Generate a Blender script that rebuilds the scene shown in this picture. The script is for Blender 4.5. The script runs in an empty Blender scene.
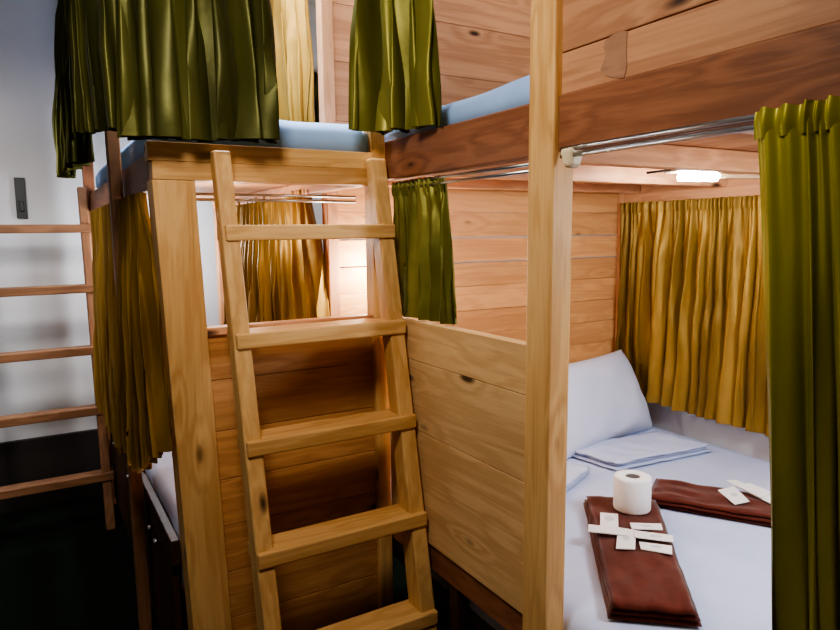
import bpy, bmesh, math, random
from mathutils import Vector, Matrix, noise

scene = bpy.context.scene
col = scene.collection

# ------------------------------------------------------------------ helpers
def lin(c):
    return tuple(((v/255)/12.92 if v/255 <= .04045 else ((v/255+.055)/1.055)**2.4) for v in c) + (1.0,)

def link(name, me, mat=None, parent=None, loc=None):
    o = bpy.data.objects.new(name, me)
    col.objects.link(o)
    if mat is not None and me is not None:
        me.materials.append(mat)
    if parent is not None:
        o.parent = parent
    if loc is not None:
        o.location = loc
    return o

def tag(o, label=None, cat=None, group=None, kind=None):
    if label: o['label'] = label
    if cat: o['category'] = cat
    if group: o['group'] = group
    if kind: o['kind'] = kind
    return o

def empty(name, loc, label, cat, group=None):
    o = bpy.data.objects.new(name, None)
    o.empty_display_size = .1
    col.objects.link(o)
    o.location = loc
    return tag(o, label, cat, group)

class MB:
    """collects solid pieces; build() links them as one mesh, shifted to its parent's base"""
    def __init__(s):
        s.bm = bmesh.new()
    def hexa(s, P, bev=.003, seg=2):
        t = bmesh.new()
        v = [t.verts.new(p) for p in P]
        for f in ((0,3,2,1),(4,5,6,7),(0,1,5,4),(1,2,6,5),(2,3,7,6),(3,0,4,7)):
            t.faces.new([v[i] for i in f])
        bmesh.ops.recalc_face_normals(t, faces=t.faces[:])
        if bev:
            bmesh.ops.bevel(t, geom=t.edges[:], offset=bev, segments=seg, affect='EDGES', profile=.5)
        s.add(t)
        return s
    def add(s, t):
        me = bpy.data.meshes.new('tmp'); t.to_mesh(me); t.free()
        s.bm.from_mesh(me); bpy.data.meshes.remove(me)
    def box(s, x0, x1, y0, y1, z0, z1, bev=.003, seg=2):
        return s.hexa([(x0,y0,z0),(x1,y0,z0),(x1,y1,z0),(x0,y1,z0),(x0,y0,z1),(x1,y0,z1),(x1,y1,z1),(x0,y1,z1)], bev, seg)
    def quad_slab(s, q, z0, th, bev=.0006):
        q = list(q)
        ar = sum(q[i][0]*q[(i+1) % 4][1]-q[(i+1) % 4][0]*q[i][1] for i in range(4))
        if ar < 0: q.reverse()
        return s.hexa([(a,b,z0) for a,b in q]+[(a,b,z0+th) for a,b in q], bev, 1)
    def tube(s, pts, r, n=10, cap=True):
        t = bmesh.new(); rings = []
        pts = [Vector(p) for p in pts]
        for i, p in enumerate(pts):
            d = (pts[min(i+1,len(pts)-1)]-pts[max(i-1,0)]).normalized()
            a = d.orthogonal().normalized() if i == 0 else (ref - d*ref.dot(d)).normalized()
            ref = a; b = d.cross(a)
            rr = r[i] if isinstance(r, (list, tuple)) else r
            rings.append([t.verts.new(p+(a*math.cos(2*math.pi*k/n)+b*math.sin(2*math.pi*k/n))*rr) for k in range(n)])
        for i in range(len(rings)-1):
            for k in range(n):
                t.faces.new((rings[i][k], rings[i][(k+1)%n], rings[i+1][(k+1)%n], rings[i+1][k]))
        if cap:
            t.faces.new(rings[0][::-1]); t.faces.new(rings[-1])
        bmesh.ops.recalc_face_normals(t, faces=t.faces[:])
        s.add(t); return s
    def lathe(s, prof, c, n=32, close=False):
        t = bmesh.new(); rings = []
        for r, z in prof:
            rings.append([t.verts.new((c[0]+r*math.cos(2*math.pi*k/n), c[1]+r*math.sin(2*math.pi*k/n), c[2]+z)) for k in range(n)])
        m = len(rings)
        for i in range(m if close else m-1):
            for k in range(n):
                t.faces.new((rings[i][k], rings[i][(k+1)%n], rings[(i+1)%m][(k+1)%n], rings[(i+1)%m][k]))
        bmesh.ops.recalc_face_normals(t, faces=t.faces[:])
        s.add(t); return s
    def build(s, name, mat, parent=None, smooth=False, origin=None):
        off = Vector(parent.matrix_world.translation) if parent is not None else Vector(origin or (0,0,0))
        if parent is not None:
            off = Vector((0,0,0)); p = parent
            while p is not None:
                off += p.location; p = p.parent
        if off.length: bmesh.ops.translate(s.bm, verts=s.bm.verts[:], vec=-off)
        me = bpy.data.meshes.new(name); s.bm.to_mesh(me); s.bm.free()
        if smooth:
            for p in me.polygons: p.use_smooth = True
        o = link(name, me, mat, parent)
        if parent is None and origin: o.location = origin
        return o

# ------------------------------------------------------------------ materials
def new_mat(name):
    m = bpy.data.materials.new(name); m.use_nodes = True
    nt = m.node_tree
    return m, nt, nt.nodes['Principled BSDF']

def N(nt, t, **kw):
    n = nt.nodes.new(t)
    for k, v in kw.items():
        if k in n.inputs: n.inputs[k].default_value = v
        else: setattr(n, k, v)
    return n

def wood(name, light, dark, axis='X', rough=.5, knots=1.0, var=.22, seed=0):
    m, nt, bs = new_mat(name); L = nt.links.new
    tc = N(nt, 'ShaderNodeTexCoord'); geo = N(nt, 'ShaderNodeNewGeometry')
    sc = N(nt, 'ShaderNodeVectorMath', operation='SCALE'); sc.inputs['Scale'].default_value = 1
    comb = N(nt, 'ShaderNodeCombineXYZ')
    for i, k in enumerate((13.7, 7.9, 19.3)):
        mu = N(nt, 'ShaderNodeMath', operation='MULTIPLY_ADD'); mu.inputs[1].default_value = k; mu.inputs[2].default_value = seed*1.7
        L(geo.outputs['Random Per Island'], mu.inputs[0]); L(mu.outputs[0], comb.inputs[i])
    add = N(nt, 'ShaderNodeVectorMath', operation='ADD')
    L(tc.outputs['Object'], add.inputs[0]); L(comb.outputs[0], add.inputs[1])
    g = {'X': 0, 'Y': 1, 'Z': 2}[axis]
    def scaled(along, across):
        mp = N(nt, 'ShaderNodeMapping')
        s = [across]*3; s[g] = along
        mp.inputs['Scale'].default_value = s
        L(add.outputs[0], mp.inputs['Vector']); return mp.outputs[0]
    # knots: sparse cells stretched along the grain
    vor = N(nt, 'ShaderNodeTexVoronoi', Scale=1.0); vor.feature = 'F1'
    L(scaled(3.6, 10.0), vor.inputs['Vector'])
    km = N(nt, 'ShaderNodeMapRange'); km.inputs['From Min'].default_value = .15*knots+1e-4; km.inputs['From Max'].default_value = .07*knots
    L(vor.outputs['Distance'], km.inputs['Value'])
    kw = N(nt, 'ShaderNodeMapRange'); kw.inputs['From Min'].default_value = .45; kw.inputs['From Max'].default_value = .05
    L(vor.outputs['Distance'], kw.inputs['Value'])
    # grain bands
    n1 = N(nt, 'ShaderNodeTexNoise', Scale=1.0, Detail=5.0, Roughness=.6, Distortion=.6)
    L(scaled(1.1, 14.0), n1.inputs['Vector'])
    n2 = N(nt, 'ShaderNodeTexNoise', Scale=1.0, Detail=3.0, Roughness=.5)
    L(scaled(3.0, 120.0), n2.inputs['Vector'])
    n3 = N(nt, 'ShaderNodeTexNoise', Scale=1.0, Detail=2.0)
    L(scaled(1.5, 3.0), n3.inputs['Vector'])
    wv = N(nt, 'ShaderNodeMath', operation='MULTIPLY_ADD'); wv.inputs[1].default_value = .35
    L(kw.outputs[0], wv.inputs[0]); L(n1.outputs['Fac'], wv.inputs[2])
    rings = N(nt, 'ShaderNodeMath', operation='MULTIPLY'); rings.inputs[1].default_value = 26.0
    L(wv.outputs[0], rings.inputs[0])
    sn = N(nt, 'ShaderNodeMath', operation='SINE'); L(rings.outputs[0], sn.inputs[0])
    a1 = N(nt, 'ShaderNodeMath', operation='MULTIPLY_ADD'); a1.inputs[1].default_value = .17; a1.inputs[2].default_value = -.18
    L(sn.outputs[0], a1.inputs[0])
    a2 = N(nt, 'ShaderNodeMath', operation='MULTIPLY_ADD'); a2.inputs[1].default_value = .45
    L(n2.outputs['Fac'], a2.inputs[0]); L(a1.outputs[0], a2.inputs[2])
    a3 = N(nt, 'ShaderNodeMath', operation='MULTIPLY_ADD'); a3.inputs[1].default_value = .75
    L(n3.outputs['Fac'], a3.inputs[0]); L(a2.outputs[0], a3.inputs[2])
    ramp = N(nt, 'ShaderNodeValToRGB'); L(a3.outputs[0], ramp.inputs['Fac'])
    ramp.color_ramp.elements[0].position = .12; ramp.color_ramp.elements[0].color = lin(light)
    ramp.color_ramp.elements[1].position = .95; ramp.color_ramp.elements[1].color = lin(dark)
    # per plank brightness
    br = N(nt, 'ShaderNodeMath', operation='MULTIPLY_ADD'); br.inputs[1].default_value = var; br.inputs[2].default_value = 1-var/2
    L(geo.outputs['Random Per Island'], br.inputs[0])
    hs = N(nt, 'ShaderNodeHueSaturation'); L(ramp.outputs[0], hs.inputs['Color']); L(br.outputs[0], hs.inputs['Value'])
    mx = N(nt, 'ShaderNodeMixRGB'); L(km.outputs[0], mx.inputs['Fac']); L(hs.outputs[0], mx.inputs['Color1'])
    dk = lin(tuple(v*.42 for v in dark)); mx.inputs['Color2'].default_value = dk
    L(mx.outputs[0], bs.inputs['Base Color'])
    bs.inputs['Roughness'].default_value = rough
    bs.inputs['Specular IOR Level'].default_value = .3
    bp = N(nt, 'ShaderNodeBump', Strength=.12, Distance=.004); L(a2.outputs[0], bp.inputs['Height'])
    L(bp.outputs[0], bs.inputs['Normal'])
    return m

def cloth(name, c1, c2, rough=.5, sheen=0.0, weave=0.0, scale=8, spec=.3, bump=0.0):
    m, nt, bs = new_mat(name); L = nt.links.new
    tc = N(nt, 'ShaderNodeTexCoord')
    n = N(nt, 'ShaderNodeTexNoise', Scale=float(scale), Detail=4.0); L(tc.outputs['Object'], n.inputs['Vector'])
    r = N(nt, 'ShaderNodeValToRGB'); L(n.outputs['Fac'], r.inputs['Fac'])
    r.color_ramp.elements[0].position = .3; r.color_ramp.elements[0].color = lin(c1)
    r.color_ramp.elements[1].position = .7; r.color_ramp.elements[1].color = lin(c2)
    L(r.outputs[0], bs.inputs['Base Color'])
    bs.inputs['Roughness'].default_value = rough
    bs.inputs['Specular IOR Level'].default_value = spec
    bs.inputs['Sheen Weight'].default_value = sheen
    bs.inputs['Sheen Roughness'].default_value = .4
    if weave or bump:
        n2 = N(nt, 'ShaderNodeTexNoise', Scale=float(weave or 6), Detail=3.0); L(tc.outputs['Object'], n2.inputs['Vector'])
        bp = N(nt, 'ShaderNodeBump', Strength=bump or .15, Distance=.01 if bump else .002)
        L(n2.outputs['Fac'], bp.inputs['Height']); L(bp.outputs[0], bs.inputs['Normal'])
    return m

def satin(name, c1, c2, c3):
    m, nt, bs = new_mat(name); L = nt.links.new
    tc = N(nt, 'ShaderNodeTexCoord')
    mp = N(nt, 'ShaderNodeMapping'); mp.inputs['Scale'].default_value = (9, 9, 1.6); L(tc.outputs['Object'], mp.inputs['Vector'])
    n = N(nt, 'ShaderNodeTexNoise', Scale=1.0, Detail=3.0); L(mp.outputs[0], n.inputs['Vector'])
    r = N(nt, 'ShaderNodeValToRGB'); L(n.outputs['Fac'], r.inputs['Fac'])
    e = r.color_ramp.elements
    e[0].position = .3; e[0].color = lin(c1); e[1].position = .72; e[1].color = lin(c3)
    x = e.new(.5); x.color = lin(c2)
    L(r.outputs[0], bs.inputs['Base Color'])
    bs.inputs['Roughness'].default_value = .42
    bs.inputs['Metallic'].default_value = .35
    bs.inputs['Specular IOR Level'].default_value = .5
    bs.inputs['Specular Tint'].default_value = lin(tuple(.4*v+.6*235 for v in c3))
    bs.inputs['Sheen Weight'].default_value = .15
    bs.inputs['Sheen Roughness'].default_value = .35
    bs.inputs['Sheen Tint'].default_value = lin(tuple(.6*v+.4*235 for v in c3))
    n2 = N(nt, 'ShaderNodeTexNoise', Scale=26.0, Detail=2.0); L(tc.outputs['Object'], n2.inputs['Vector'])
    bp = N(nt, 'ShaderNodeBump', Strength=.16, Distance=.006); L(n2.outputs['Fac'], bp.inputs['Height']); L(bp.outputs[0], bs.inputs['Normal'])
    return m

def plain(name, c, rough=.5, metal=0.0, emit=None, es=0):
    m, nt, bs = new_mat(name); L = nt.links.new
    tc = N(nt, 'ShaderNodeTexCoord')
    n = N(nt, 'ShaderNodeTexNoise', Scale=14.0, Detail=4.0); L(tc.outputs['Object'], n.inputs['Vector'])
    r = N(nt, 'ShaderNodeValToRGB'); L(n.outputs['Fac'], r.inputs['Fac'])
    r.color_ramp.elements[0].color = lin(tuple(v*.94 for v in c)); r.color_ramp.elements[1].color = lin(c)
    L(r.outputs[0], bs.inputs['Base Color'])
    bs.inputs['Roughness'].default_value = rough; bs.inputs['Metallic'].default_value = metal
    if emit:
        bs.inputs['Emission Color'].default_value = emit; bs.inputs['Emission Strength'].default_value = es
    return m

W = {}
for ax in 'XYZ':
    W['pine'+ax] = wood('pine_'+ax, (220,176,116), (172,122,68), ax)
    W['panel'+ax] = wood('panel_pine_'+ax, (206,152,98), (150,98,56), ax, var=.3, seed=2)
    W['red'+ax] = wood('red_stained_wood_'+ax, (150,98,68), (98,58,40), ax, var=.1, seed=3, knots=.6)
    W['pink'+ax] = wood('pinkish_pine_'+ax, (208,154,112), (160,106,70), ax, var=.3, seed=4, knots=.9)
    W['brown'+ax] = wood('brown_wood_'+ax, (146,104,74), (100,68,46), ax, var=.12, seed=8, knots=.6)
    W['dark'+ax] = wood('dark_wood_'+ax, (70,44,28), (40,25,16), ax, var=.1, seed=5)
W['headX'] = wood('head_pine', (216,160,104), (180,122,72), 'X', var=.2, seed=6, knots=.8)
W['paleY'] = wood('pale_plank', (222,182,130), (182,138,88), 'Y', var=.16, seed=7)
M = dict(
    wall=cloth('white_wall_paint', (196,196,198), (206,206,208), .7, scale=3),
    floor=cloth('dark_green_carpet', (14,22,14), (22,30,20), .95, scale=60, weave=300, spec=.05),
    ceil=plain('ceiling_paint', (190,185,175), .8),
    dark=plain('dark_paint', (34,26,22), .7),
    metal=plain('brushed_metal', (200,200,202), .28, 1.0),
    white_plastic=plain('white_plastic', (232,214,176), .4),
    black_plastic=plain('black_plastic', (34,34,36), .45),
    sheet=cloth('white_sheet', (178,189,219), (192,201,229), .8, scale=5, weave=9, bump=.12, sheen=.1),
    blue_sheet=cloth('pale_blue_sheet', (140,174,226), (160,192,238), .8, scale=5, bump=.12),
    pillow=cloth('pillow_cotton', (196,202,224), (208,213,232), .85, scale=6, bump=.1, sheen=.1),
    towel=cloth('brick_red_towel', (76,32,23), (92,41,30), .95, scale=40, weave=500, sheen=.4, spec=.1),
    paper=cloth('toilet_paper', (238,236,236), (246,244,244), .9, scale=30, weave=220),
    card=plain('paper_packet', (240,238,236), .6),
    ink=plain('grey_print', (206,207,210), .7),
    core=plain('cardboard_core', (104,98,92), .9),
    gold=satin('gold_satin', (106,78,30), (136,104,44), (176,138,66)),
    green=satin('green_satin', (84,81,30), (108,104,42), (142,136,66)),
    green_lit=satin('green_satin_lit', (122,116,34), (148,140,48), (176,166,74)),  # green satin with front light put into its colour, for the right curtain
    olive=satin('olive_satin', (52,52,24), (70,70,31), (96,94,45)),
    led=plain('led_glow', (255,255,255), .5, 0, (.94,.97,1,1), 210),
)

# ------------------------------------------------------------------ layout (metres; x along the ladder side, y down the room)
EYE = 1.4
XA = .281          # aisle side of the corner bunk
XS = .925          # long side line between corner bunk and double bunk
YF = 1.8           # ladder side of the corner bunk
YE = 3.72          # far end of the corner bunk
YH = 2.19          # head wall of the double bunk
XW = 2.375         # window wall
ZD, ZB = 1.669, 1.557
HC = 2.75

# ------------------------------------------------------------------ room shell
def struct(name, mb, mat):
    o = mb.build(name, mat); return tag(o, kind='structure')
struct('floor', MB().box(-1.6, XW+.1, -1.8, 4.0, -.08, 0, 0), M['floor'])
struct('ceiling', MB().box(-1.6, XW+.1, -1.8, 4.0, HC, HC+.08, 0), M['ceil'])
struct('wall_back', MB().box(-1.6, XW+.1, 3.9, 4.0, 0, HC, 0), M['wall'])
struct('wall_right', MB().box(XW, XW+.1, -1.8, 3.9, 0, HC, 0), M['wall'])
struct('wall_left', MB().box(-1.7, -1.6, -1.8, 4.0, 0, HC, 0), M['wall'])
struct('wall_front', MB().box(-1.6, XW+.1, -1.9, -1.8, 0, HC, 0), M['wall'])
struct('baseboard_back', MB().box(-1.6, XA-.02, 3.875, 3.9, 0, .37, .003), M['dark'])

# ------------------------------------------------------------------ corner bunk with the ladder end
A = empty('bunk_bed', (XA, YF, 0), 'pine corner bunk bed behind the ladder with planked end panel', 'bunk bed')
LN = .046
MB().hexa([(XA+LN,YF,0),(XA+LN+.105,YF,0),(XA+LN+.105,YF+.09,0),(XA+LN,YF+.09,0),(XA,YF,1.541),(XA+.105,YF,1.541),(XA+.105,YF+.09,1.541),(XA,YF+.09,1.541)], .003).build('post', W['pineZ'], A)
MB().box(.237, .276, 2.33, 2.375, 0, 2.6, .004).build('post', W['brownZ'], A)
MB().box(XA-.02, XA+.03, YE-.01, YE+.04, 0, 2.6, .004).build('post', W['redZ'], A)
MB().box(.898, .944, YF+.002, YF+.06, 0, 2.2, .004).build('post', W['pineZ'], A)
MB().box(.885, .925, YE-.05, YE, 0, 2.6, .004).build('post', W['pinkZ'], A)
b = MB(); b.box(XA-.006, .898, YF-.001, YF+.056, 1.588, 1.636, .002).box(XA+.002, .896, YF-.001, YF+.056, 1.541, 1.5878, .002)
b.build('end_beam', W['pineX'], A)
MB().box(XA+.002, XA+.04, YF+.06, YE-.012, 1.52, 1.612, .004).build('side_beam', W['redY'], A)
MB().box(.868, .898, YF+.06, YE-.05, 1.54, 1.584, .004).build('side_beam', W['pinkY'], A)
p = MB(); z = .16; random.seed(4)
hs = [.148, .14, .138, .135, .14, .145, .144]
for h in hs:
    p.box(XA+.1, .897, YF+.022, YF+.044, z, z+h-.0015, .002); z += h
p.build('end_panel', W['panelX'], A)
MB().box(XA+.105, .897, YF+.012, YF+.056, 1.13, 1.152, .003).build('panel_cap', W['pinkX'], A)
d = MB(); y = YF+.07
while y < YE-.1:
    d.box(XA+.04, .897, y, y+.14, 1.585, 1.605, .002); y += .146
d.build('bunk_deck', W['pinkX'], A)
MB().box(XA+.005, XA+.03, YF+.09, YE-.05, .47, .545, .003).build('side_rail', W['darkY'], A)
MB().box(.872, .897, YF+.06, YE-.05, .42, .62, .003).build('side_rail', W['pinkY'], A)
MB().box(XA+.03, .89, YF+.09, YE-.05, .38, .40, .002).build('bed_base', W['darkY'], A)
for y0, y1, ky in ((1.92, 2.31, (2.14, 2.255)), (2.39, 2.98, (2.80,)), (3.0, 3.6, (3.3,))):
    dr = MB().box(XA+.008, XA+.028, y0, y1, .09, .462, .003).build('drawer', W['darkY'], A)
    for k in ky:
        kb = MB().lathe([(.0005, 0), (.009, .002), (.012, .008), (.009, .015), (.0005, .017)], (0, 0, 0), 14)
        bmesh.ops.rotate(kb.bm, verts=kb.bm.verts[:], cent=(0,0,0), matrix=Matrix.Rotation(-math.pi/2, 3, 'Y'))
        bmesh.ops.translate(kb.bm, verts=kb.bm.verts[:], vec=(XA+.008, k, .445))
        tag(kb.build('knob', M['metal'], dr, True), 'shiny metal knob')

# ------------------------------------------------------------------ double bunk on the right
B = empty('bunk_bed', (XS, 1.04, 0), 'wide double bunk bed on the right with tall front post and red beam', 'bunk bed')
MB().hexa([(XS-.012,1.04,0),(XS+.044,1.04,0),(XS+.044,1.118,0),(XS-.012,1.118,0),(XS+.008,1.04,2.7),(XS+.066,1.04,2.7),(XS+.066,1.118,2.7),(XS+.008,1.118,2.7)], .004).build('post', W['pineZ'], B)
MB().box(XS, XS+.056, .06, .13, 0, 2.7, .004).build('post', W['pineZ'], B)
MB().box(XS-.02, XS+.022, YH-.02, YH+.03, 0, 2.7, .003).build('post', W['pinkZ'], B)
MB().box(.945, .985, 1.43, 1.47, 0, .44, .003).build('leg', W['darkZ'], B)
MB().box(XS+.012, XS+.06, 1.118, 1.795, ZB, ZD, .004).build('side_beam', W['redY'], B)
MB().box(XS+.012, XS+.06, .13, 1.04, ZB, ZD, .004).build('side_beam', W['redY'], B)
g = MB(); z = ZD+.001
for h in (.082, .19, .2, .18):
    g.box(XS+.02, XS+.042, .13, 1.04, z, z+h-.002, .002); z += h
gb = g.build('guard_board', wood('greyish_pine_Y', (196,146,110), (140,94,66), 'Y', var=.2, seed=11), B)
kp = MB(); q = [(.871,1.750),(.885,1.753),(.904,1.752),(.924,1.747),(.928,1.735),(.921,1.722),(.926,1.710),(.934,1.697),(.922,1.684),(.898,1.675),(.876,1.671),(.870,1.690),(.872,1.72)]
t = bmesh.new(); vs = [t.verts.new((XS+.0186, a, c)) for a, c in q]; f = t.faces.new(vs); f.normal_update()
if f.normal.x > 0: f.normal_flip()
kp.add(t)
tag(kp.build('wood_patch', wood('grey_weathered_wood', (158,118,92), (124,90,72), 'Y', knots=.4), gb), 'grey weathered patch on the plank')
p = MB()
for z0, z1 in ((.512, .832), (.834, 1.035), (1.037, 1.15)):
    p.box(XS+.008, XS+.042, 1.118, 1.785, z0, z1+.0006, .0012)
p.build('side_panel', W['paleY'], B)
MB().box(XS+.012, XS+.034, 1.862, YH-.025, .05, .64, .002).build('side_panel', W['darkY'], B)  # dark board added so the gap beside the inner post looks shaded
MB().box(XS+.015, XS+.05, 1.118, 1.79, .432, .51, .003).build('side_rail', W['redY'], B)
MB().box(XS+.015, XS+.05, .13, 1.04, .30, .39, .003).build('side_rail', W['redY'], B)
p = MB(); z = .40
i = 0
while z < 1.585:
    h = .098
    gap = .0045 if i in (8, 9) else .0012
    p.box(XS+.022, XW-.004, YH, YH+.022, z, z+h-gap, .0015); z += h; i += 1
p.build('head_board', W['headX'], B)
MB().box(XS+.05, XW-.005, YH-.018, YH, 1.583, 1.602, .002).build('head_board_trim', W['darkX'], B)
MB().box(XW-.035, XW-.005, YH-.03, YH, .55, 1.583, .002).build('corner_strip', W['pinkZ'], B)
p = MB(); z = 1.66
for h in (.13, .2, .19, .21, .2, .16):
    p.box(XS+.022, XW-.004, YH, YH+.022, z, z+h-.0015, .0015); z += h
p.build('head_board', W['pinkX'], B)
p = MB(); z = .3
while z < 2.3:
    p.box(XS+.06, XW-.004, .08, .102, z, z+.148, .002); z += .15
p.build('foot_board', W['pinkX'], B)
for y in (.25, .72, 1.19, 1.64, 2.06):
    MB().box(XS+.062, XW-.036, y, y+.045, 1.56, 1.618, .004).build('joist', W['pinkX'], B)
p = MB(); x = XS+.06
while x < XW-.13:
    p.box(x, x+.138, .11, YH-.005, 1.62, 1.638, .002); x += .141
p.build('bunk_deck', W['pinkY'], B)
MB().box(XW-.034, XW-.004, .11, YH-.03, 1.512, 1.618, .003).build('wall_rail', W['pinkY'], B)
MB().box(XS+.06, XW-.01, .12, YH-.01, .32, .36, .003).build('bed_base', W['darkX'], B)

# ------------------------------------------------------------------ ladders
def ladder(label, xl, xr, y0, z0, slope, zs, ztop, mr, mt, rail_w=.042, rail_w2=.042, rail_d=.055, rail_t=.055, rx=None, tread=.075, zb=0.0, lean=0.0):
    root = empty('ladder', ((xl+xr)/2, y0-slope*z0, 0), label, 'ladder')
    yy = lambda z: y0-slope*(z0-z)
    for xa, rail_w, xt in ((xl, rail_w, xl-lean), (xr-rail_w2, rail_w2, xr-rail_w2)):
        f = .011
        P = [(xa, yy(zb)+f, zb), (xa+rail_w, yy(zb)+f, zb), (xa+rail_w, yy(zb)+f+rail_d, zb), (xa, yy(zb)+f+rail_d, zb),
             (xt, yy(ztop)+f, ztop), (xt+rail_w, yy(ztop)+f, ztop), (xt+rail_w, yy(ztop)+f+rail_t, ztop), (xt, yy(ztop)+f+rail_t, ztop)]
        MB().hexa(P, .006, 3).build('rail', mr, root)
    for z in zs:
        y = yy(z)
        MB().box(rx[0], rx[1], y, y+tread, z-.02, z+.02, .004).build('rung', mt, root)
    return root
ladder('pale wooden ladder leaning on the corner bunk in the centre', .438, .920, 1.70, 1.405, .197,
       [1.405, 1.133, .867, .595, .325, .06], 1.615, W['pineZ'], W['pineX'], rail_w=.045, rail_w2=.048, rail_d=.082, rail_t=.046, rx=(.434, .9195), tread=.10, lean=.014)
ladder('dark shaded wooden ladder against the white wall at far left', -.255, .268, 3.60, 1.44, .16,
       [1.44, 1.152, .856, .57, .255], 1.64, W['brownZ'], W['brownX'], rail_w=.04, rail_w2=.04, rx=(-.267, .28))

# ------------------------------------------------------------------ mattresses
def mattress(name, x0, x1, y0, y1, z0, z1, mat, label, cat='mattress', amp=.003, r=.03, seed=0, group=None):
    nx, ny = 40, 60
    bm = bmesh.new()
    def prof(u):                       # rounded border
        return u
    top = {}
    for i in range(nx+1):
        for j in range(ny+1):
            x = x0+(x1-x0)*i/nx; y = y0+(y1-y0)*j/ny
            d = min(x-x0, x1-x, y-y0, y1-y)
            e = 0 if d >= r else r-math.sqrt(max(0, r*r-(r-d)**2))
            w = noise.noise((x*3+seed, y*3, 0))*amp + noise.noise((x*9+seed, y*7, 4))*amp*.35
            top[i, j] = bm.verts.new((x, y, z1-e+w*(1 if d > .01 else .4)))
    for i in range(nx):
        for j in range(ny):
            bm.faces.new((top[i,j], top[i+1,j], top[i+1,j+1], top[i,j+1]))
    loop = [(i,0) for i in range(nx)]+[(nx,j) for j in range(ny)]+[(i,ny) for i in range(nx,0,-1)]+[(0,j) for j in range(ny,0,-1)]
    bot = [bm.verts.new((top[k].co.x, top[k].co.y, z0)) for k in loop]
    for a in range(len(loop)):
        c = (a+1) % len(loop)
        bm.faces.new((top[loop[a]], bot[a], bot[c], top[loop[c]]))
    bm.faces.new(bot)
    bmesh.ops.recalc_face_normals(bm, faces=bm.faces[:])
    m = MB(); m.bm.free(); m.bm = bm
    o = m.build(name, mat, None, True, ((x0+x1)/2, (y0+y1)/2, z0))
    return tag(o, label, cat, group)
mattress('mattress', XS+.062, XW-.008, .14, YH-.02, .361, .533, M['sheet'], 'white sheeted double mattress holding the towels and toilet roll', seed=3)
mattress('mattress', XA+.034, .89, YF+.06, YE-.06, .401, .59, M['sheet'], 'white mattress on the lower level of the corner bunk', seed=7)
mattress('mattress', XA+.03, .896, YF+.022, YE-.06, 1.637, 1.722, M['blue_sheet'], 'pale blue mattress on top of the corner bunk above the ladder', amp=.012, seed=9)
mattress('mattress', .972, XW-.01, .14, YH-.012, 1.67, 1.745, M['blue_sheet'], 'pale blue mattress on the upper level above the red beam', amp=.012, seed=12)

# ------------------------------------------------------------------ curtains
def resample(path, n):
    P = [Vector((a, b, 0)) for a, b in path]
    # Catmull-Rom for a soft line
    fine = []
    for i in range(len(P)-1):
        p0 = P[max(i-1,0)]; p1 = P[i]; p2 = P[i+1]; p3 = P[min(i+2,len(P)-1)]
        for k in range(40):
            t = k/40
            fine.append(.5*((2*p1)+(p2-p0)*t+(2*p0-5*p1+4*p2-p3)*t*t+(3*p1-p0-3*p2+p3)*t**3))
    fine.append(P[-1])
    S = [0]
    for a, c in zip(fine, fine[1:]): S.append(S[-1]+(c-a).length)
    out = []; j = 0
    for i in range(n+1):
        s = S[-1]*i/n
        while j < len(S)-2 and S[j+1] < s: j += 1
        f = (s-S[j])/max(1e-9, S[j+1]-S[j])
        out.append(fine[j].lerp(fine[j+1], f))
    return out

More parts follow.
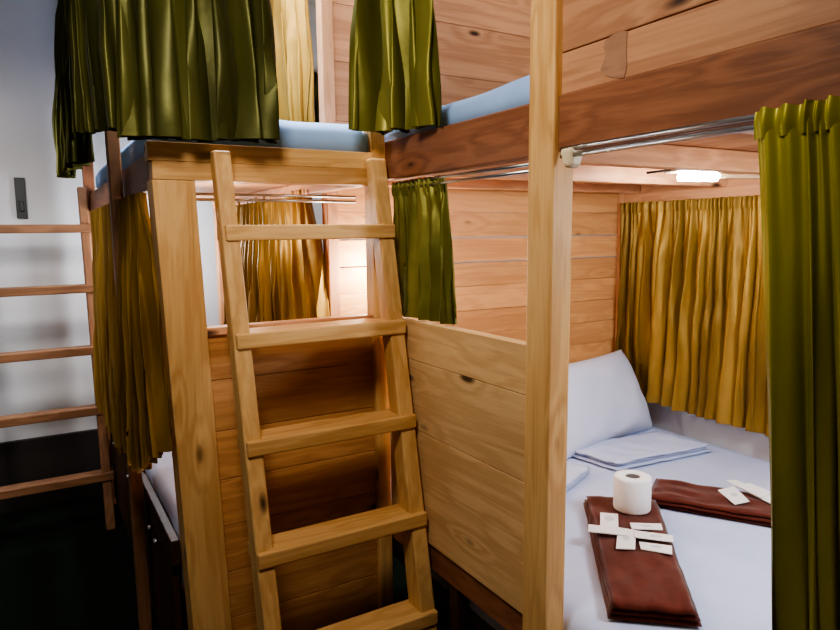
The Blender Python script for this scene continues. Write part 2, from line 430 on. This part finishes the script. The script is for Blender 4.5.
def curtain(label, path_top, path_bot, ztop, zbot, folds, mat, amp0=.012, amp1=.03, seed=1, nu=None, nz=36, heading=True,
            zwave=.008, group=None, cat='curtain', hem=True, side=1, hswing=.55, head=(.028,.055), h2=.30, h3=.12, merge=1.4, hem_h=.035):
    rnd = random.Random(seed)
    nu = max(nu or 0, int(folds*26))
    T = resample(path_top, nu); Bt = resample(path_bot, nu)
    # warped phase so that the folds differ in width, and every fold its own depth
    wd = [rnd.uniform(.45, 1.9) for _ in range(folds)]; tot = sum(wd)
    cum = [0]
    for w in wd: cum.append(cum[-1]+w/tot)
    dep = [rnd.uniform(.45, 1.15) for _ in range(folds+1)]
    def phase(u):
        k = 0
        while k < folds-1 and cum[k+1] < u: k += 1
        f = (u-cum[k])/(cum[k+1]-cum[k])
        return k+f, dep[k]*(1-f)+dep[k+1]*f
    def pt(u_i, t, z, extra=0):
        u = u_i/nu
        a = T[u_i].lerp(Bt[u_i], min(1, max(0, t))**.85)
        i0 = max(u_i-1, 0); i1 = min(u_i+1, nu)
        tg = (T[i1].lerp(Bt[i1], max(0,t))-T[i0].lerp(Bt[i0], max(0,t))).normalized()
        nr = Vector((tg.y, -tg.x, 0))*side
        ph, dp = phase(u)
        amp = (amp0+(amp1-amp0)*min(1, max(0,t)*1.6)**.8)
        gather = max(0, 1-max(0,t)*4)
        s = math.sin(2*math.pi*ph + merge*noise.noise((u*6+seed*3, t*1.8, seed)))
        s = s*(1.1-h2)+h2*math.sin(4*math.pi*ph+1.7+seed+2.4*noise.noise((u*5, t*2.2+seed, 3.1)))+h3*math.sin(6*math.pi*ph+t*2)
        d = amp*dp*s*(1-.6*gather)
        d += amp0*.8*gather*math.sin(2*math.pi*ph*2.3+seed)+ .35*amp*noise.noise((u*folds*.9+seed, t*2.5, 7.7))
        d += .12*amp*noise.noise((u*folds*2.5, t*9+seed, 1.3))
        sh = hswing*amp*math.sin(4*math.pi*ph+.8*t)*t
        return a+nr*(d+extra)+tg*sh+Vector((0,0,z))
    bm = bmesh.new(); g = {}
    z0 = zbot if callable(zbot) else (lambda u: zbot)
    for i in range(nu+1):
        u = i/nu; zb = z0(u)+zwave*noise.noise((u*folds*.7, seed*2.2, 0))
        for j in range(nz+1):
            t = j/nz
            g[i,j] = bm.verts.new(pt(i, t, ztop+(zb-ztop)*t))
    for i in range(nu):
        for j in range(nz):
            bm.faces.new((g[i,j], g[i,j+1], g[i+1,j+1], g[i+1,j]))
    m = MB(); m.bm.free(); m.bm = bm
    c = T[len(T)//2]
    o = m.build('curtain', mat, None, True, (c.x, c.y, ztop))
    tag(o, label, cat, group)
    if heading:
        bm = bmesh.new(); g = {}
        for i in range(nu+1):
            u = i/nu
            for j in range(7):
                f = j/6; z = ztop+head[0]-head[1]*f
                e = .0015+.003*math.sin(f*math.pi)
                q = pt(i, 0, z, e)
                q += Vector((0,0,.002*math.sin(u*folds*2*math.pi*1.7+seed) if j == 0 else 0))
                g[i,j] = bm.verts.new(q)
        for i in range(nu):
            for j in range(6):
                bm.faces.new((g[i,j], g[i,j+1], g[i+1,j+1], g[i+1,j]))
        h = MB(); h.bm.free(); h.bm = bm
        h.build('heading', mat, o, True)
    if hem:
        bm = bmesh.new(); g = {}
        for i in range(nu+1):
            u = i/nu; zb = z0(u)+zwave*noise.noise((u*folds*.7, seed*2.2, 0))
            for j in range(4):
                t = 1-hem_h/(ztop-zb)*j/3*1.2
                g[i,j] = bm.verts.new(pt(i, t, ztop+(zb-ztop)*t-.0008, .0022))
        for i in range(nu):
            for j in range(3):
                bm.faces.new((g[i,j], g[i,j+1], g[i+1,j+1], g[i+1,j]))
        h = MB(); h.bm.free(); h.bm = bm
        h.build('hem', mat, o, True)
    return o

UP = 'green satin curtains of the upper bunks'
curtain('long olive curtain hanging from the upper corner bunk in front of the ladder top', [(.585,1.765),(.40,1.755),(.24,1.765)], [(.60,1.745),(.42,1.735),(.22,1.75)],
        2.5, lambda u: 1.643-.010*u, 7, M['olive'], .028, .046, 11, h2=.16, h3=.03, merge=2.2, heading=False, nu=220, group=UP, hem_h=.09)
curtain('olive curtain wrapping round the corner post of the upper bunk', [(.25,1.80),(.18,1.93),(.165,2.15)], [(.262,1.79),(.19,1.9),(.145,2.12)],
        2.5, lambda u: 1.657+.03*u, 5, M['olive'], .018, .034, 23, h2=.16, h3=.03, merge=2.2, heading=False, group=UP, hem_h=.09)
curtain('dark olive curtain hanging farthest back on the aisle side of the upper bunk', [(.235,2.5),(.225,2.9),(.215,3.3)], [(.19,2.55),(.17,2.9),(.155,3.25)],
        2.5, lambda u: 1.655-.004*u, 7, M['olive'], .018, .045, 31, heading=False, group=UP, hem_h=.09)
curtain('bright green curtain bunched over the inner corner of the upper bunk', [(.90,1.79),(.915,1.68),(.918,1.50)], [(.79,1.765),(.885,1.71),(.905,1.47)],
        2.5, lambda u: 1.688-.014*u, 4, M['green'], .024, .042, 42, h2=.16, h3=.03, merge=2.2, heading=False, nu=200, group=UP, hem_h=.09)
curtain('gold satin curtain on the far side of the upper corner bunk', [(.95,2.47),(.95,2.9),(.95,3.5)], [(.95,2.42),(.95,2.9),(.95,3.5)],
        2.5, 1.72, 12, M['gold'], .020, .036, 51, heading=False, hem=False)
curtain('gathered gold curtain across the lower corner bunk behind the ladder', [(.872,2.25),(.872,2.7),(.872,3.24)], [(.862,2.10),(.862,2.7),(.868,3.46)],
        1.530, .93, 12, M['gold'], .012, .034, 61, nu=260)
curtain('short green curtain bunched against the inner corner of the lower bunk', [(.962,1.785),(.962,1.64),(.962,1.50)], [(.952,1.775),(.952,1.6),(.952,1.45)],
        1.535, 1.158, 7, M['green'], .008, .018, 71, side=1, head=(.014,.04))
curtain('gold curtain drawn aside next to the corner post of the lower bunk', [(.272,1.915),(.266,2.1),(.268,2.34)], [(.276,1.785),(.24,2.06),(.255,2.40)],
        1.515, lambda u: .85-.15*min(1,u*2.2), 9, M['gold'], .012, .030, 81, heading=False)
curtain('gold curtain hanging at the far end of the lower bunk beside the dark ladder', [(.268,2.55),(.266,2.95),(.266,3.4)], [(.26,2.6),(.255,2.95),(.26,3.4)],
        1.515, .60, 12, M['gold'], .012, .032, 91, heading=False)
curtain('wide gold curtain over the window wall beside the white pillow', [(XW-.046,2.155),(XW-.046,1.7),(XW-.046,.9)], [(XW-.05,2.16),(XW-.05,1.7),(XW-.05,.9)],
        1.502, lambda u: .665-.05*u, 22, M['gold'], .011, .042, 101, nu=420, nz=44, side=1, head=(.018,.045))
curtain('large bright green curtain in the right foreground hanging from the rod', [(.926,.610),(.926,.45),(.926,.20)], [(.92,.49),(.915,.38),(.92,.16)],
        1.562, .12, 8, M['green_lit'], .006, .028, 111, h2=.16, h3=.03, merge=2.2, nu=300, nz=60, head=(.008,.042))
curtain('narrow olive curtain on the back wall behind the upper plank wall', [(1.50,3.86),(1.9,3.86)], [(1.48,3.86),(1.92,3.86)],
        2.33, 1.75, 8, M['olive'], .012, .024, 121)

# curtain rods
def rod(label, pts, r, brackets):
    root = empty('curtain_rod', pts[0], label, 'curtain rod')
    for dz in (0, -.015):
        MB().tube([(a, b, c+dz) for a, b, c in pts], r, 8).build('rail', M['metal'], root, True)
    for x, y, z in brackets:
        k = MB()
        k.hexa([(x-.014,y-.012,z-.026),(x+.014,y-.012,z-.026),(x+.014,y+.012,z-.026),(x-.014,y+.012,z-.026),
                (x-.02,y-.018,z+.012),(x+.02,y-.018,z+.012),(x+.02,y+.018,z+.012),(x-.02,y+.018,z+.012)], .008, 3)
        tag(k.build('bracket', M['white_plastic'], root), 'cream plastic bracket')
    return root
rod('double metal curtain rod under the red beam right of the tall post', [(.938,1.03,1.563),(.938,.14,1.563)], .0048, [(.946,1.008,1.55)])
rod('thin metal curtain rod behind the tall post under the red beam', [(.958,1.775,1.545),(.958,1.12,1.545)], .004, [])
rod('thin metal curtain rod under the ladder end of the corner bunk', [(XA+.11,1.885,1.512),(.88,1.885,1.512)], .004, [])

# ------------------------------------------------------------------ LED lamp under the deck
LX, LY, LZ = 1.775, 1.41, 1.565
la = empty('led_lamp', (LX, LY, LZ), 'small white glowing tube lamp under the upper deck', 'lamp')
dirv = Vector((.9, -.36, 0)).normalized(); nv = Vector((-dirv.y, dirv.x, 0))
def along(s, n, z): return tuple(Vector((LX, LY, LZ))+dirv*s+nv*n+Vector((0,0,z)))
def obox(m, s0, s1, w, z0, z1, bev):
    P = [along(s0,-w,z0), along(s1,-w,z0), along(s1,w,z0), along(s0,w,z0), along(s0,-w,z1), along(s1,-w,z1), along(s1,w,z1), along(s0,w,z1)]
    m.hexa(P, bev, 3); return m
obox(MB(), -.03, .16, .045, .0125, .024, .003).build('housing', M['white_plastic'], la)
MB().tube([along(-.005,0,-.002), along(.0,0,-.002), along(.125,0,-.002), along(.13,0,-.002)], [.006,.014,.014,.006], 14).build('tube', M['led'], la, True)
obox(MB(), .13, .32, .012, -.006, .006, .002).build('mount', M['white_plastic'], la)
MB().tube([along(-.10,.02,.012), along(-.06,.015,.016), along(-.03,0,.02), along(0,0,.018)], .0035, 8).build('cable', M['black_plastic'], la, True)

# ------------------------------------------------------------------ bedding and towels
def pillow(name, w, h, th, M4, mat, label):
    n = 28; bm = bmesh.new(); vs = {}
    for s in (1, -1):
        for i in range(n+1):
            for j in range(n+1):
                u = 2*i/n-1; v = 2*j/n-1
                edge = (1-abs(u)**3.2)*(1-abs(v)**3.2)
                k = 1-.07*(abs(v)**2)*(abs(u) > .0)*(1-abs(u)**2)*0
                # corners stay out, sides pull in a little
                px = u*w/2*(1-.06*(1-v*v)*abs(u)**3); py = v*h/2*(1-.07*(1-u*u)*abs(v)**3)
                z = s*th/2*max(0, edge)**.55
                z += .010*noise.noise((u*2.5, v*2.5, 3+s))*edge**.5 + .005*noise.noise((u*6+v*3, v*3, s))*edge**.5
                if s == -1 and (i in (0, n) or j in (0, n)):
                    vs[s, i, j] = vs[1, i, j]; continue
                vs[s, i, j] = bm.verts.new((px, py, z))
    for s in (1, -1):
        for i in range(n):
            for j in range(n):
                f = [vs[s,i,j], vs[s,i+1,j], vs[s,i+1,j+1], vs[s,i,j+1]]
                bm.faces.new(f if s == 1 else f[::-1])
    me = bpy.data.meshes.new(name); bm.to_mesh(me); bm.free()
    for p in me.polygons: p.use_smooth = True
    o = link(name, me, mat); o.matrix_world = M4
    return tag(o, label, 'pillow')
def frame(c, xax, yax):
    xax = Vector(xax).normalized(); yax = Vector(yax); yax = (yax-xax*yax.dot(xax)).normalized(); zax = xax.cross(yax)
    m = Matrix.Identity(4)
    for r in range(3):
        m[r][0] = xax[r]; m[r][1] = yax[r]; m[r][2] = zax[r]; m[r][3] = c[r]
    return m
pillow('pillow', .66, .375, .18, frame((1.985, 1.965, .695), (.97, .17, .0), (-.02, .42, .82)), M['pillow'],
       'plump white pillow leaning on the plank head wall')

def folded(name, c, ang, l, w, layers, th, mat, label, cat, skew=0, group=None, jitter=.006, parent=None, seed=0, taper=0.0):
    """a folded cloth: one rounded fold per layer, lying on top of each other, wavy at the open edges"""
    rnd = random.Random(seed)
    bm = bmesh.new(); nx, ny = 36, 16
    for k in range(layers):
        z0 = k*th; dl = rnd.uniform(-jitter, jitter); dw = rnd.uniform(-jitter, jitter)
        T = {}
        for s in (1, -1):
            for i in range(nx+1):
                for j in range(ny+1):
                    u = 2*i/nx-1; v = 2*j/ny-1
                    d = min((1-abs(u))*l/2, (1-abs(v))*w/2); r = th*.5
                    e = math.sqrt(max(0, 1-(1-min(1, d/r))**2)) if d < r else 1
                    tw = 1-taper*(u+1)/2
                    x = u*(l/2+dl)+.004*noise.noise((v*3+k, seed, u)); y = v*(w/2+dw)*tw+.004*noise.noise((u*4, k+seed, v))+skew*u*l/2
                    zz = z0+th/2+s*th/2*e*.96+.003*noise.noise((u*4+seed, v*3, k*.15))*(1+k*.5)
                    if s == -1 and (i in (0, nx) or j in (0, ny)): T[s,i,j] = T[1,i,j]; continue
                    T[s,i,j] = bm.verts.new((x, y, zz))
        for s in (1, -1):
            for i in range(nx):
                for j in range(ny):
                    f = [T[s,i,j], T[s,i+1,j], T[s,i+1,j+1], T[s,i,j+1]]
                    bm.faces.new(f if s == 1 else f[::-1])
    me = bpy.data.meshes.new(name); bm.to_mesh(me); bm.free()
    for p in me.polygons: p.use_smooth = True
    o = link(name, me, mat, None, c); o.rotation_euler = (0, 0, ang)
    return tag(o, label, cat, group)
ZM = .536
folded('folded_sheet', (1.985, 1.73, ZM), math.radians(8), .45, .24, 3, .011, M['sheet'], 'folded white sheet lying in front of the pillow', 'folded sheet', skew=-.25, seed=2)
folded('folded_sheet', (1.475, 1.685, ZM), math.radians(24), .34, .19, 3, .009, M['sheet'], 'folded white cloth half hidden behind the tall post', 'folded sheet', seed=5)
a1 = math.atan2(.918-1.412, 1.125-1.55)
folded('towel', ((1.55+1.125)/2, (1.412+.918)/2, ZM), a1, .652, .215, 3, .0125, M['towel'], 'folded brick red towel under the toilet roll', 'towel', seed=8, taper=.12)
ta = math.atan2(-.83, .50)
folded('towel', (1.705+.30*math.cos(ta), 1.425+.30*math.sin(ta), ZM), ta, .60, .195, 3, .0100, M['towel'], 'folded brick red towel nearer the window, partly behind the green curtain', 'towel', seed=14)

ZT = ZM+.0395
roll_c = (1.497, 1.318, ZT)
R0 = .054; H0 = .102
tp = empty('toilet_roll', roll_c, 'white toilet roll standing on the end of the red towel', 'toilet roll')
pr = [(.0215, .002), (.0215, H0-.002), (.024, H0), (R0-.005, H0), (R0-.0015, H0-.002), (R0, H0-.006), (R0, .006), (R0-.0015, .002), (R0-.005, 0), (.024, 0)]
MB().lathe(pr, roll_c, 48, True).build('paper', M['paper'], tp, True)
MB().lathe([(.0212, .003), (.0212, H0-.003), (.0198, H0-.003), (.0198, .003)], roll_c, 32, True).build('core', M['core'], tp, True)

def packet(q, z, label, group, prints=(), th=.003):
    cx = sum(p[0] for p in q)/4; cy = sum(p[1] for p in q)/4
    o = MB().quad_slab(q, z, th).build('paper_packet', M['card'], None, False, (cx, cy, z))
    tag(o, label, 'packet', group)
    for (u, v, rx, ry) in prints:
        e0 = Vector(q[1])-Vector(q[0]); e1 = Vector(q[3])-Vector(q[0])
        c = Vector(q[0])+e0*u+e1*v
        t = bmesh.new()
        vs = [t.verts.new((*(c+e0*rx*math.cos(2*math.pi*k/18)+e1*ry*math.sin(2*math.pi*k/18)), z+th+.0004)) for k in range(18)]
        f = t.faces.new(vs)
        if f.normal.z < 0: f.normal_flip()
        f.normal_update()
        m = MB(); m.add(t)
        tag(m.build('print', M['ink'], o), 'small grey printed emblem')
    return o
G1 = 'paper packets on the red towel by the toilet roll'; G2 = 'paper packets on the towel near the window'
packet([(1.39,1.341),(1.426,1.306),(1.348,1.231),(1.309,1.262)], ZT+.001, 'square white packet with grey emblem nearest the toilet roll base', G1, [(.5,.35,.26,.16)])
packet([(1.354,1.239),(1.382,1.20),(1.294,1.125),(1.256,1.154)], ZT+.0045, 'square white packet at the lower middle of the packet cluster', G1, [(.5,.45,.2,.12)])
packet([(1.293,1.29),(1.36,1.217),(1.33,1.187),(1.26,1.259)], ZT+.008, 'narrow white packet sticking out over the left edge of the towel', G1)
packet([(1.41,1.247),(1.479,1.196),(1.452,1.168),(1.385,1.217)], ZT+.001, 'narrow white packet at upper right below the toilet roll', G1, [(.5,.5,.18,.15)])
packet([(1.371,1.197),(1.435,1.121),(1.405,1.095),(1.34,1.169)], ZT+.008, 'narrow white packet between two others, pointing right', G1, [(.55,.5,.16,.2)])
packet([(1.341,1.153),(1.395,1.092),(1.358,1.061),(1.314,1.123)], ZT+.001, 'narrow white packet at lower right of the packet cluster', G1, [(.5,.45,.18,.2)])
ZT = ZM+.032
packet([(1.844,1.278),(1.918,1.272),(1.848,1.171),(1.789,1.181)], ZT+.001, 'square white card lying alone on the towel near the window', G2, [(.5,.5,.2,.12)])
packet([(1.93,1.312),(1.964,1.297),(1.932,1.11),(1.868,1.085)], ZT+.0045, 'long white paper strip along the edge of the towel near the window', G2)
packet([(1.914,1.262),(1.967,1.25),(1.955,1.167),(1.884,1.156)], ZT+.0085, 'small white packet on the paper strip beside the green curtain', G2)

# ------------------------------------------------------------------ small plate on the far wall
pl = empty('door_latch', (-.01, 3.89, 1.60), 'small dark upright plate on the white wall above the far ladder', 'latch')
MB().box(-.034, .012, 3.884, 3.8995, 1.495, 1.695, .003).build('plate', M['black_plastic'], pl)
MB().box(-.02, -.002, 3.872, 3.884, 1.53, 1.58, .003).build('lever', M['black_plastic'], pl)

# ------------------------------------------------------------------ light
def light(name, kind, loc, energy, color, size=.1, target=None, **kw):
    d = bpy.data.lights.new(name, kind); d.energy = energy; d.color = color
    if kind == 'AREA': d.size = size
    else: d.shadow_soft_size = size
    for k, v in kw.items(): setattr(d, k, v)
    o = bpy.data.objects.new(name, d); col.objects.link(o); o.location = loc
    if target is not None:
        o.rotation_euler = (Vector(target)-Vector(loc)).to_track_quat('-Z', 'Y').to_euler()
    return o
light('aisle_ceiling_light', 'AREA', (.12, .8, 2.2), 12, (1, .91, .78), .3, (.5, 1.6, 1.0))
light('reading_light', 'POINT', (1.065, 2.10, 1.27), 9, (1, .95, .88), .04)
light('foot_end_fill', 'AREA', (1.65, .45, 1.5), 11, (.88, .94, 1), .25, (1.75, 1.5, .55))  # soft fill added out of view to brighten the bedding, no lamp there
light('corner_bunk_light', 'POINT', (.62, 2.45, 1.42), 5, (1, .90, .76), .06)
light('upper_bunk_light', 'AREA', (.75, 2.3, 2.7), 27, (.90, .95, 1), .5, (.75, 2.4, 1.7), spread=1.9)
light('upper_double_light', 'AREA', (1.6, 1.4, 2.7), 7, (1, .86, .76), .5, (1.5, 1.6, 1.7))
light('next_bunk_fill', 'POINT', (2.0, 3.3, 1.95), 9, (.93, .96, 1), .1)  # unseen light added behind the head wall to whiten the strip there
light('far_aisle_light', 'AREA', (-.45, 2.5, 2.0), 5.5, (1, .96, .95), .2, (-.1, 3.9, .6), spread=2.0)
light('far_bunk_light', 'POINT', (.6, 3.5, 1.35), 15, (.88, .93, 1), .05)
w = bpy.data.worlds.new('World'); scene.world = w; w.use_nodes = True
w.node_tree.nodes['Background'].inputs[0].default_value = (.75, .8, 1, 1)
w.node_tree.nodes['Background'].inputs[1].default_value = .05

scene.view_settings.view_transform = 'AgX'
scene.view_settings.look = 'AgX - Medium High Contrast'
scene.view_settings.exposure = .32
scene.cycles.use_denoising = True

# ------------------------------------------------------------------ camera
F, YAW, PITCH, ROLL = 663.9, .5303, .1235, -.0126
fw = Vector((math.sin(YAW)*math.cos(PITCH), math.cos(YAW)*math.cos(PITCH), -math.sin(PITCH)))
rt = Vector((math.cos(YAW), -math.sin(YAW), 0)); up = rt.cross(fw)
r2 = rt*math.cos(ROLL)+up*math.sin(ROLL); u2 = -rt*math.sin(ROLL)+up*math.cos(ROLL)
cam = bpy.data.cameras.new('camera'); co = bpy.data.objects.new('camera', cam); col.objects.link(co)
cm = Matrix.Identity(4)
for r in range(3):
    cm[r][0] = r2[r]; cm[r][1] = u2[r]; cm[r][2] = -fw[r]
cm[0][3], cm[1][3], cm[2][3] = 0, 0, EYE
co.matrix_world = cm
cam.sensor_width = 36; cam.lens = F/840*36; cam.clip_start = .02
scene.camera = co
